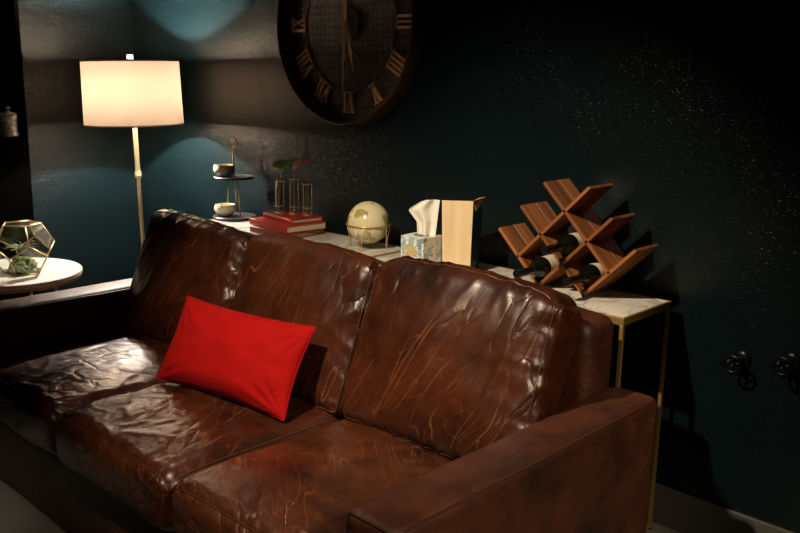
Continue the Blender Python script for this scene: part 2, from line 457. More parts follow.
# back cushions, leaning on the back frame
def backc(i, tx, dims, rot, seed):
    def df(s, n, p):
        u, v, w = p
        fr = 1 if v < -.5 else (0.35 if v > .5 else .5)
        puff = .040*(1-abs(u)**2.4)*(1-abs(w)**2.4)
        q = Vector((s.x*3+seed, s.y*3, s.z*3))
        low = noise.noise(q)*.011 + noise.noise(q*2.1)*.006
        # gathers perpendicular to the side seams
        eu = abs(u)**5; ew = abs(w)**5
        gs = ridge(Vector((seed, seed*.3+(1 if u > 0 else 5), s.z*17 + s.x*7 + noise.noise(q*2)*1.1)))
        gt = ridge(Vector((s.x*13+seed + s.z*4, seed + (2 if w > 0 else 8), 1.3)))
        g = (max(0, gs-.35)*eu*(.004+.014*abs(noise.noise(q*1.7))) + max(0, gt-.4)*ew*.010)*fr
        # long diagonal drag folds across the face
        dg = ridge(Vector((s.x*6.5 - s.z*3.2 + seed*2 + noise.noise(q*1.3)*.9, s.z*1.3, seed)))
        df_ = (max(0, dg-.62))**1.2*.022*fr
        fine = noise.noise(Vector((s.x*38+seed, s.y*20, s.z*22)))*.0012
        out = s + n*(low + df_ + fine + g + max(0, ridge(Vector((s.x*24+seed+s.z*9, s.z*5+noise.noise(q*3)*2, s.y*8)))-.7)*.006*(.3+eu+ew)*fr)
        if v < -.5 or v > .5: out = out + Vector((0, math.copysign(puff, v)*fr, 0))
        # belly droops, top corners soften
        c = abs(u)**8 * max(0, w)**8
        out.z -= .020*c; out.x -= math.copysign(.010, u)*c
        out.z += .014*(1-u*u)*max(0, w)**3
        if i == 0: out.z += -.020*u*max(0, w)**2
        return out
    me, P = softbox(dims, .050, 84, 26, 72, df, 1.4)
    o = sp('back_cushion', me, M['leather'][(3, 1, 3)[i]], tx, rot)
    link('piping', seam(P, 1, -1, 50, .0034), M['piping'], o, True)
    link('piping', seam(P, 1, 1, 50, .0030), M['piping'], o, True)
XB = [S0+AW+SW*(k+.5) for k in range(3)]
for i in range(3):
    a = R(-20); dz = (.517, .516, .534)[i]; cz = .447 + .5*dz*math.cos(a); cy = -.872 - math.sin(a)*dz*.5
    backc(i, (XB[i]-(.014, .010, .005)[i], cy, cz-(.010, .004, 0)[i]), (SW+(-.004, -.004, .022)[i], .165, dz), (a, 0, R((1.5, 0, -1)[i])), (4.1, 9.6, 15.2)[i])

# ------------------------------------------------------------------ red throw pillow
def pillow():
    W, Hh, T = .600, .302, .13
    n, m = 70, 46
    verts = []; faces = []
    def pt(a, b, side):
        # pinched corners: edges bow inwards
        x = W/2*a*(1-.055*(1-b*b)); z = Hh/2*b*(1-.085*(1-a*a))
        th = T/2*((1-abs(a)**2.6)*(1-abs(b)**2.6))**.55
        r = math.hypot(a, b)
        cr = 0
        for sx in (-1, 1):
            for sz in (-1, 1):
                dx, dz = a-sx, (b-sz)*.6; rr = math.hypot(dx, dz); an = math.atan2(dz, dx)
                cr += math.sin(an*16+sx*2+sz)*.0030*math.exp(-((rr-.32)/.22)**2)
        th += (cr + noise.noise(Vector((a*2.5, b*2.2, side*3)))*.008)*min(1, th/.03)
        return (x, -side*th, z)
    idx = {}
    for side in (1, -1):
        for i in range(n+1):
            for j in range(m+1):
                a = -1+2*i/n; b = -1+2*j/m
                a = math.copysign(1-(1-abs(a))**1.3, a); b = math.copysign(1-(1-abs(b))**1.3, b)
                if side == -1 and (i in (0, n) or j in (0, m)): idx[(side, i, j)] = idx[(1, i, j)]; continue
                idx[(side, i, j)] = len(verts); verts.append(pt(a, b, side))
        for i in range(n):
            for j in range(m):
                f = [idx[(side, i, j)], idx[(side, i+1, j)], idx[(side, i+1, j+1)], idx[(side, i, j+1)]]
                faces.append(f if side == 1 else f[::-1])
    me = bpy.data.meshes.new('pillow'); me.from_pydata(verts, [], faces); me.update()
    o = link('throw_pillow', me, M['velvet'], None, True)
    o.rotation_mode = 'XYZ'
    y, l, r = R(8), R(-29.5), R(0.3)
    o.matrix_world = Matrix.Translation((-1.021, -1.073, .621)) @ Matrix.Rotation(y, 4, 'Z') @ Matrix.Rotation(l, 4, 'X') @ Matrix.Rotation(r, 4, 'Y')
    tag(o, 'bright red velvet lumbar pillow leaning on the sofa back', 'pillow')
    # piped edge
    bm = B(); L = []
    for k in range(60): L.append(pt(-1+2*k/60, -1, 1))
    for k in range(36): L.append(pt(1, -1+2*k/36, 1))
    for k in range(60): L.append(pt(1-2*k/60, 1, 1))
    for k in range(36): L.append(pt(-1, 1-2*k/36, 1))
    tube(bm, L, .0028, 6, closed=True); link('edge_seam', bm, M['velvet'], o, True)
pillow()

# ------------------------------------------------------------------ console tables
def console(x0, x1, label):
    yb, yfr = -.0601, -.3689
    tb = thing('console_table', label, 'table', ((x0+x1)/2, (yb+yfr)/2, 0), 0, 'marble console tables behind the sofa')
    cx, cy = (x0+x1)/2, (yb+yfr)/2; hx, hy = (x1-x0)/2, (yb-yfr)/2; t_ = .0125
    bm = B()
    # top frame: angle-iron lip round the marble, and lower side rails
    box(bm, -hx, hx, -hy, -hy+.009, HT-.024, HT, .0012); box(bm, -hx, hx, hy-.009, hy, HT-.024, HT, .0012)
    box(bm, -hx, -hx+.009, -hy+.009, hy-.009, HT-.024, HT, .0012); box(bm, hx-.009, hx, -hy+.009, hy-.009, HT-.024, HT, .0012)
    link('top_frame', bm, M['gold'], tb)
    bm = B(); box(bm, -hx+.0092, hx-.0092, -hy+.0092, hy-.0092, HT-.018, HT-.0012); link('marble_top', bm, M['marble'], tb)
    for sx in (-1, 1):
        for sy in (-1, 1):
            bm = B(); ox = sx*(hx-t_/2-.001); oy = sy*(hy-t_/2-.001)
            box(bm, ox-t_/2, ox+t_/2, oy-t_/2, oy+t_/2, .004, HT-.0245, .0015)
            lg = link('leg', bm, M['gold'], tb)
            bm = B(); lathe(bm, [(0, 0), (.008, 0), (.008, .004), (0, .004)], 14, (ox, oy, 0)); link('foot_pad', bm, M['black'], lg)
    for sx in (-1, 1):
        bm = B(); ox = sx*(hx-t_/2-.001); box(bm, ox-t_/2+.001, ox+t_/2-.001, -hy+.017, hy-.017, .006, .020, .0012); link('floor_rail', bm, M['gold'], tb)
    return tb
console(-1.155, 0, 'gold-framed console table with white marble top, holding the wooden wine rack')
console(-2.314, -1.159, 'gold-framed console table with marble top, holding the globe and red books')

# ------------------------------------------------------------------ wine rack and bottles
g = .1266; s = g/math.sqrt(2); VX = -.227; RY0, RY1 = -.238, -.088; bt = .011
rack = thing('wine_rack', 'stepped lattice wine rack of warm brown wooden boards on the marble top', 'wine rack', (-.318, (RY0+RY1)/2, HT))
def lat(u, v): return (VX+s*(u-v), HT+s*(u+v))
def board(u0, v0, u1, v1, rise):
    (x0, z0), (x1, z1) = lat(u0, v0), lat(u1, v1)
    d = Vector((x1-x0, 0, z1-z0)); L = d.length; d.normalize()
    # lower faces of the lattice lines: thickness grows upward so the V tips sit on the table
    nrm = Vector((-d.z, 0, d.x)) if rise else Vector((d.z, 0, -d.x))
    if nrm.z < 0: nrm = -nrm
    bm = B()
    a = Vector((x0, 0, z0)); b_ = Vector((x1, 0, z1))
    poly = [a, b_, b_+nrm*bt, a+nrm*bt]
    cut = .034   # clipped back corner at the raised free ends
    vs = []
    ym = RY0
    for y in (RY0, RY1):
        vs.append([bm.verts.new((p_.x, y, p_.z)) for p_ in poly])
    f = [bm.faces.new(vs[0]), bm.faces.new(vs[1][::-1])]
    for i in range(4): f.append(bm.faces.new((vs[0][i], vs[1][i], vs[1][(i+1) % 4], vs[0][(i+1) % 4])))
    bmesh.ops.recalc_face_normals(bm, faces=bm.faces)
    bmesh.ops.bevel(bm, geom=bm.edges[:], offset=.0012, segments=2, affect='EDGES', profile=.5)
    bmesh.ops.translate(bm, verts=bm.verts, vec=(.318, -(RY0+RY1)/2, -HT))
    link('board', bm, M['rack'][0 if rise else 1], rack)
e = bt/g
board(0, 0, 2.02, 0, True); board(-1, 1, 2.02, 1, True); board(-1, 2, 2.02, 2, True)
board(-1, 1.0, -1, 3.02, False); board(0, 0, 0, 3.02, False); board(1, e*.1, 1, 3.02, False)

def bottle(u0, v0, yn, label, first=None):
    r = .0368; k = (bt + r)/g + .004
    x, z = lat(u0+k, v0+k)
    if first is None:
        bt_ = thing('wine_bottle', label, 'bottle', (x, yn, z), 0, 'wine bottles in the rack')
        bt_.rotation_euler = (0, 0, 0)
        X = Matrix.Rotation(-PI/2, 4, 'X')    # +z of the profile -> +y
        prof = [(0, .045), (.0132, .045), (.0132, .06), (.0138, .085), (.018, .098), (.028, .112), (.0350, .128), (r, .146), (r, .285), (.034, .293), (.02, .296), (0, .288)]
        bm = B(); lathe(bm, prof, 40, M=X); link('body', bm, M['bottle'], bt_, True)
        bm = B(); lathe(bm, [(0, 0), (.0130, 0), (.0150, .003), (.0152, .018), (.0142, .021), (.0140, .058), (.0135, .060), (0, .060)], 28, M=X); link('foil_cap', bm, M['foil'], bt_, 'auto')
        bm = B()
        rr = r+.0005; A0, A1, n = R(-20), R(200), 30
        row = []
        for i in range(n+1):
            a = A0+(A1-A0)*i/n
            row.append([bm.verts.new((rr*math.cos(a), yy, rr*math.sin(a))) for yy in (.152, .245)])
        for i in range(n): bm.faces.new((row[i][0], row[i+1][0], row[i+1][1], row[i][1]))
        sol = link('label_paper', bm, M['wine_label'], bt_, True)
        return bt_
    c = first.copy(); C.objects.link(c); c.location = (x, yn, z); c['label'] = label
    for ch in first.children:
        d = ch.copy(); C.objects.link(d); d.parent = c
    return c
b1 = bottle(-1, 1, -.368, 'dark wine bottle in the leftmost lower cell, its neck nearest the cream bag')
b2 = bottle(0, 1, -.345, 'dark wine bottle in the upper middle cell of the wooden rack', b1)
b3 = bottle(0, 0, -.345, 'dark wine bottle in the lowest right cell of the wooden rack', b1)

# ------------------------------------------------------------------ paper bag / box, tissue box
def paperbag():
    th = R(25); o = thing('gift_bag', 'tall cream paper bag with dark green fern-print side, on the marble console', 'bag', (-.765, -.222, HT), th)
    # local: +x along cream face width, -y = cream face outward
    w0, w1, d0, d1, h = .052, .058, .062, .072, .268
    bm = B()
    lo = [(-w0, -d0), (w0, -d0), (w0, d0), (-w0, d0)]; hi = [(-w1, -d1), (w1, -d1), (w1, d1), (-w1, d1)]
    A = [bm.verts.new((x, y, 0)) for x, y in lo]; D = [bm.verts.new((x, y, h+(0.004 if x > 0 else 0)-(.048 if y > 0 else 0))) for x, y in hi]
    bm.faces.new(A[::-1])
    for i in (0, 3, 2): bm.faces.new((A[i], A[(i+1) % 4], D[(i+1) % 4], D[i]))
    ob = link('cream_panel', bm, M['kraft'], o)
    md = ob.modifiers.new('t', 'SOLIDIFY'); md.thickness = .0012
    ob['label'] = 'cream paper front and back'
    bm = B()
    e_ = .0016
    A = [bm.verts.new((w0+e_, -d0, 0.0)), bm.verts.new((w0+e_, d0, 0.0)), bm.verts.new((w1+e_, d1, h-.040)), bm.verts.new((w1+e_, -d1, h+.004))]
    bm.faces.new(A); ob = link('dark_side', bm, M['bag_dark'], o)
    md = ob.modifiers.new('t', 'SOLIDIFY'); md.thickness = .0012; md.offset = -1
    ob['label'] = 'dark green side with fern print'
    # fern fronds printed on the dark side
    bm = B()
    for (yb_, zt, lean) in ((-.012, .115, .010), (.010, .165, .016), (.026, .10, .004)):
        for k in range(14):
            f = k/13; z = .02+zt*f; y = yb_+lean*f; L = .016*(1-f*.8)
            xx = w0+e_+.0018 + (w1-w0)*z/h
            for sg in (-1, 1):
                v = [bm.verts.new((xx, y, z)), bm.verts.new((xx, y+sg*L*.5, z+L*.35)), bm.verts.new((xx, y+sg*L, z+L*.95)), bm.verts.new((xx, y+sg*L*.35, z+L*.62))]
                bm.faces.new(v)
    link('fern_print', bm, M['fern'], ob)
    # folded tan lip leaning outward at the top of the dark side
    bm = B(); v = [bm.verts.new(q) for q in ((w1-.002, -d1, h+.004), (w1-.002, d1*.3, h+.004), (w1+.014, d1*.75, h+.004), (w1+.008, -d1+.014, h-.032))]
    bm.faces.new(v); ob = link('folded_lip', bm, M['kraft_in'], o); md = ob.modifiers.new('t', 'SOLIDIFY'); md.thickness = .0014
    ob['label'] = 'tan folded paper lip'
paperbag()

def tissuebox():
    o = thing('tissue_box', 'square tissue box with blue and yellow watercolour print beside the globe', 'tissue box', (-.938, -.250, HT), R(3))
    h = .112; a = .056
    bm = B()
    # closed carton; dark oval on the lid paints the shade of its hole
    vs = box(bm, -a, a, -a, a, 0, h, .0012)
    link('carton', bm, M['carton'], o)
    bm = B(); n = 28
    ring = [bm.verts.new((.034*math.cos(2*PI*k/n), .020*math.sin(2*PI*k/n), h+.0006)) for k in range(n)]; bm.faces.new(ring)
    ob = link('opening_shade', bm, simple('painted_slot_shade', (.10, .10, .09), .9), o)
    # pulled tissue: a folded, gathered sheet
    bm = B(); nu, nv = 40, 26
    pts = []
    for j in range(nv+1):
        f = j/nv; row = []
        lft = float(np.interp(f, (0, .4, .72, .80, 1), (-.016, -.020, -.052, -.046, -.008))); rgt = .052+.014*f
        for i in range(nu+1):
            u = i/nu
            fold = math.sin(u*PI*3.1+.4)*(.012-.003*f) + math.sin(u*11+f*3)*.002
            z = h-.004+.140*f - .010*f*f*max(0, 1-u*3)
            row.append(bm.verts.new((lft+(rgt-lft)*u, fold+.004*f, z)))
        pts.append(row)
    for j in range(nv):
        for i in range(nu): bm.faces.new((pts[j][i], pts[j][i+1], pts[j+1][i+1], pts[j+1][i]))
    ob = link('tissue', bm, M['tissue'], o, True, ); md = ob.modifiers.new('t', 'SOLIDIFY'); md.thickness = .0008
    ob['label'] = 'white tissue pulled up'
    ob.rotation_euler = (0, 0, R(35))
tissuebox()

# ------------------------------------------------------------------ globe
def globe():
    rg = .088; gx, gy = -1.292, -.188; cz = .108
    o = thing('desk_globe', 'small cream antique-style globe in a brass wire stand', 'globe', (gx, gy, HT))
    bm = B(); bmesh.ops.create_uvsphere(bm, u_segments=64, v_segments=40, radius=rg)
    b = link('sphere', bm, M['globe'], o, True); b.location = (0, 0, cz); b.rotation_euler = (R(18), R(12), R(35))
    bm = B(); tube(bm, [((rg+.004)*math.cos(a), (rg+.004)*math.sin(a), cz-.006) for a in np.linspace(0, 2*PI, 49)[:-1]], .0026, 8, closed=True)
    link('ring', bm, M['gold_soft'], o, True)
    for k in range(4):
        a0 = R(22+90*k)
        bm = B()
        for dsg in (-1, 1):
            a1 = a0+dsg*R(13)
            tube(bm, [((rg+.003)*math.cos(a1), (rg+.003)*math.sin(a1), cz-.008), ((rg-.004)*math.cos(a0+dsg*R(5)), (rg-.004)*math.sin(a0+dsg*R(5)), .045), ((rg-.008)*math.cos(a0+dsg*R(1.5)), (rg-.008)*math.sin(a0+dsg*R(1.5)), .002)], .0019, 7)
        link('stand_leg', bm, M['gold_soft'], o, True)
    bm = B(); lathe(bm, [(0, 0), (.005, 0), (.005, .004), (.002, .007), (0, .008)], 16, (0, 0, 0)); f = link('pole_cap', bm, M['gold_soft'], b, True); f.location = (0, 0, rg-.001)
globe()

# ------------------------------------------------------------------ books
def book(x, y, z, w, d, h, rot, cov, pg, label, ct=.003):
    """w along x (spine side faces -y), d along y"""
    o = thing('hardcover_book', label, 'book', (x, y, z), R(rot), 'red books under the tube vases')
    bm = B()
    box(bm, -w/2, w/2, -d/2, d/2, 0, ct, .0008); box(bm, -w/2, w/2, -d/2, d/2, h-ct, h, .0008)
    link('cover', bm, cov, o)
    bm = B(); n = 8
    poly = []
    for k in range(n+1):
        a = -PI/2+PI*k/n; poly.append((-d/2-.0045*math.cos(a), h/2+(h/2)*math.sin(a)))
    for k in range(n+1):
        a = PI/2-PI*k/n; poly.append((-d/2+.004-.0045*math.cos(a), h/2+(h/2-ct)*math.sin(a)))
    prism(bm, [(yy, zz) for yy, zz in poly], -w/2, w/2, Matrix(((0, 1, 0, 0), (1, 0, 0, 0), (0, 0, 1, 0), (0, 0, 0, 1))))
    bmesh.ops.recalc_face_normals(bm, faces=bm.faces)
    link('spine', bm, cov, o, 'auto')
    bm = B(); box(bm, -w/2+.004, w/2-.004, -d/2+.003, d/2-.004, ct, h-ct); link('page_block', bm, pg, o)
book(-1.79, -.212, HT, .27, .205, .026, 3, M['book_rust'], M['pages_tan'], 'worn rust-red book with tan pages, bottom of the stack')
book(-1.795, -.205, HT+.0265, .29, .215, .031, -4, M['book_red'], M['pages'], 'large red book with cream pages, middle of the stack')
book(-1.80, -.172, HT+.058, .235, .165, .020, -6, M['book_red'], M['pages'], 'smallest red book, top of the stack under the glass tubes')
BZ = HT+.0782

# ------------------------------------------------------------------ test-tube vases on the books
def vases():
    o = thing('tube_vase_stand', 'three clear glass tube vases joined by a brass wire stand on the books', 'vase', (-1.80, -.170, BZ))
    ax = Vector((.78, .10, 0)).normalized()
    pos = [ax*d_ for d_ in (-.060, 0, .060)]
    pos = [Vector((-.042, -.036, 0)), Vector((.004, .010, 0)), Vector((.038, -.004+.012, 0))]
    pos = [Vector((-.062, -.030, 0)), Vector((.000, .004, 0)), Vector((.062, .030, 0))]
    heights = [.160, .172, .154]
    for p_, h in zip(pos, heights):
        bm = B(); r = .0185
        lathe(bm, [(0, .010), (.010, .012), (r-.002, .02), (r-.0014, .03), (r-.0014, h), (r, h), (r+.001, h+.002), (r+.001, h-.001), (r, h-.003), (r, .026), (r-.003, .012), (.010, .007), (0, .006)], 28, tuple(p_))
        link('glass_tube', bm, M['tube'], o, True)
    for p_, h in zip(pos, heights):
        bm = B()
        for zz in (h-.012, .034):
            tube(bm, [(p_.x+.0212*math.cos(a), p_.y+.0212*math.sin(a), zz) for a in np.linspace(0, 2*PI, 25)[:-1]], .0014, 6, closed=True)
        for k in range(3):
            a = R(30+120*k)
            tube(bm, [(p_.x+.0212*math.cos(a), p_.y+.0212*math.sin(a), h-.012), (p_.x+.0212*math.cos(a), p_.y+.0212*math.sin(a), .004)], .0014, 6)
        lathe(bm, [(0, 0), (.021, 0), (.021, .004), (0, .004)], 24, tuple(p_))
        link('wire_holder', bm, M['gold_soft'], o, True)
    return [Vector(o.location)+p_ for p_ in pos], heights
vp, vh = vases()

def leaf_mesh(L, W, notch=0, n=18, curl=.15):
    """leaf blade along +x, with optional lobes cut into it"""
    bm = B(); mid = []; rows = []
    for i in range(n+1):
        f = i/n
        w = W*math.sin(PI*f**.75)**.8
        if notch: w *= 1-.55*(math.sin(f*PI*notch)**6)*(.25 < f < .95)
        z = -curl*L*f*f
        rows.append([bm.verts.new((L*f, sg*w, z+abs(sg)*w*.25)) for sg in (-1, -.5, 0, .5, 1)])
    for a, b in zip(rows, rows[1:]):
        for k in range(4): bm.faces.new((a[k], b[k], b[k+1], a[k+1]))
    bmesh.ops.remove_doubles(bm, verts=bm.verts, dist=1e-5)
    bmesh.ops.recalc_face_normals(bm, faces=bm.faces)
    return bm
def cutting(name, p0, top, leaves, mat, label):
    o = thing(name, label, 'plant', tuple(p0))
    t_ = Vector(top)-Vector(p0)
    bm = B(); tube(bm, [(0, 0, .016), (t_.x*.15, t_.y*.15, t_.z*.5), (t_.x*.6, t_.y*.6, t_.z*.85), tuple(t_)], [.0018, .0016, .0014, .0012], 7); link('stem', bm, M['stem'], o, True)
    for (off, rot, L, W, nt) in leaves:
        ob = link('leaf', leaf_mesh(L, W, nt), mat, o, True); ob.location = t_+Vector(off); ob.rotation_euler = [R(a) for a in rot]
        md = ob.modifiers.new('t', 'SOLIDIFY'); md.thickness = .0007
cutting('green_leaf_cutting', vp[0], vp[0]+Vector((.012, .006, .208)), [((-.02, 0, 0), (55, -25, 30), .072, .032, 3), ((0, 0, .002), (70, -15, -140), .05, .022, 3)], M['leaf_green'], 'bright green split leaf cutting standing in a glass tube vase')
cutting('red_leaf_cutting', vp[1], vp[1]+Vector((.004, -.004, .212)), [((0, 0, 0), (50, -28, 12), .115, .017, 0), ((0, 0, -.004), (40, -62, 60), .060, .013, 0), ((0, 0, .002), (60, -8, -30), .062, .012, 0)], M['leaf_red'], 'dark red pointed leaf cutting standing in a glass tube vase')

# ------------------------------------------------------------------ two-tier stand with bowls
def tier():
    ox, oy = -2.255, -.175
    ox, oy = -2.272, -.155
    o = thing('tiered_stand', 'black two-tier stand with brass rods and ring handle on the console end', 'tiered tray', (ox, oy, HT))
    for z, r in ((.002, .106), (.196, .098)):
        bm = B(); lathe(bm, [(0, 0), (r-.003, 0), (r, .003), (r, .009), (r-.003, .012), (0, .012)], 48, (0, 0, z)); link('tier_board', bm, M['slate'], o, 'auto')
    for a in (250, 10, 130):
        bm = B(); a = R(a); tube(bm, [(.024*math.cos(a), .024*math.sin(a), .197), (.040*math.cos(a), .040*math.sin(a), .013)], .0026, 8); link('rod', bm, M['gold_soft'], o, True)
    bm = B(); tube(bm, [(0, 0, .205), (0, 0, .345)], .0040, 10)
    link('handle_post', bm, M['gold_soft'], o, True)
    bm = B(); tube(bm, [(.021*math.cos(a), .010*math.cos(a), .370+.028*math.sin(a)) for a in np.linspace(0, 2*PI, 33)[:-1]], .0034, 8, closed=True)
    link('ring_handle', bm, M['gold_soft'], o, True)
    def bowl(dx, dy, z, label):
        prof = [(0, 0), (.026, 0), (.041, .008), (.051, .024), (.053, .036), (.050, .048), (.0465, .053), (.045, .051), (.0485, .036), (.046, .026), (.036, .012), (0, .006)]
        q = thing('ceramic_bowl', label, 'bowl', (ox+dx, oy+dy, z), 0, 'cream bowls on the tiered stand')
        bm = B(); lathe(bm, prof, 40); link('bowl_body', bm, M['ceramic'], q, True)
        bm = B(); tube(bm, [(.0478*math.cos(a), .0478*math.sin(a), .0525) for a in np.linspace(0, 2*PI, 41)[:-1]], .0022, 6, closed=True); link('gold_rim', bm, M['gold_soft'], q, True)
    bowl(-.040, -.026, HT+.2085, 'cream ceramic bowl with gold rim on the upper tier')
    bowl(-.030, -.035, HT+.0145, 'cream ceramic bowl with gold rim on the lower tier')
tier()

# ------------------------------------------------------------------ floor lamp
def lamp():
    lx, ly = -2.80, -.385
    o = thing('floor_lamp', 'brass floor lamp with lit cream drum shade in the corner', 'floor lamp', (lx+.027, ly+.025, 0))
    o.rotation_euler = Matrix.Rotation(R(-1.3), 3, Vector((-.67, .74, 0))).to_euler()
    bm = B(); lathe(bm, [(0, 0), (.14, 0), (.142, .006), (.14, .016), (.10, .020), (.012, .026), (0, .026)], 48); link('base', bm, M['brass_pale'], o, 'auto')
    bm = B(); lathe(bm, [(0, .024), (.0105, .024), (.0105, .985), (0, .985)], 20); link('lower_pole', bm, M['brass_pale'], o, 'auto')
    bm = B(); lathe(bm, [(0, .985), (.016, .985), (.018, .99), (.018, 1.012), (.015, 1.020), (0, 1.020)], 20)
    link('collar', bm, M['brass_pale'], o, 'auto')
    bm = B(); tube(bm, [(.017, -.006, 1.0), (.030, -.012, 1.0)], .004, 8); lathe(bm, [(0, -.008), (.009, -.006), (.011, 0), (.009, .006), (0, .008)], 16, (.034, -.014, 1.0)); link('height_knob', bm, M['brass_pale'], o, True)
    bm = B(); lathe(bm, [(0, 1.018), (.0125, 1.018), (.0115, 1.33), (0, 1.33)], 18); link('upper_pole', bm, M['brass_pale'], o, 'auto')
    bm = B(); lathe(bm, [(0, 1.325), (.016, 1.328), (.017, 1.345), (.015, 1.372), (0, 1.372)], 18); link('socket', bm, M['brass_pale'], o, 'auto')
    r0, r1, z0, z1 = .243, .236, 1.252, 1.574
    bm = B(); n = 72
    lathe(bm, [(r0, z0), (r0*.5+r1*.5, (z0+z1)/2), (r1, z1)], n)
    sh = link('lamp_shade', bm, M['shade'], o, True)
    sh['label'] = 'cream linen drum shade'
    bm = B()
    for rr, zz in ((r0+.0008, z0), (r1+.0008, z1-.009)):
        bm = B(); lathe(bm, [(rr, zz), (rr, zz+.009)], n); link('trim', bm, M['shade_trim'], sh, True)
    bm = B()
    for k in range(3):
        a = R(30+120*k); tube(bm, [(0, 0, 1.558), (r1*math.cos(a), r1*math.sin(a), 1.566)], .0016, 6)
    # harp
    tube(bm, [(.014*1, 0, 1.345), (.045, 0, 1.40), (.045, 0, 1.50), (.012, 0, 1.553), (0, 0, 1.558)], .0016, 6)
    tube(bm, [(-.014, 0, 1.345), (-.045, 0, 1.40), (-.045, 0, 1.50), (-.012, 0, 1.553), (0, 0, 1.558)], .0016, 6)
    link('shade_harp', bm, M['brass_pale'], o, True)
    bm = B(); lathe(bm, [(0, 1.558), (.006, 1.558), (.006, 1.572), (.016, 1.574), (.016, 1.600), (0, 1.601)], 20); link('finial', bm, M['white_top'], o, 'auto')
    bm = B(); rb = .028; lathe(bm, [(rb*math.cos(a), 1.398+rb*math.sin(a)) for a in np.linspace(R(-32), R(88), 10)]+[(0, 1.398+rb)], 24); link('bulb', bm, M['bulb'], o, True)
    bm = B(); lathe(bm, [(0, 1.365), (.012, 1.368), (.0245, 1.3825), (.0, 1.3825)], 24); link('bulb_collar', bm, M['white_top'], o, 'auto')
lamp()

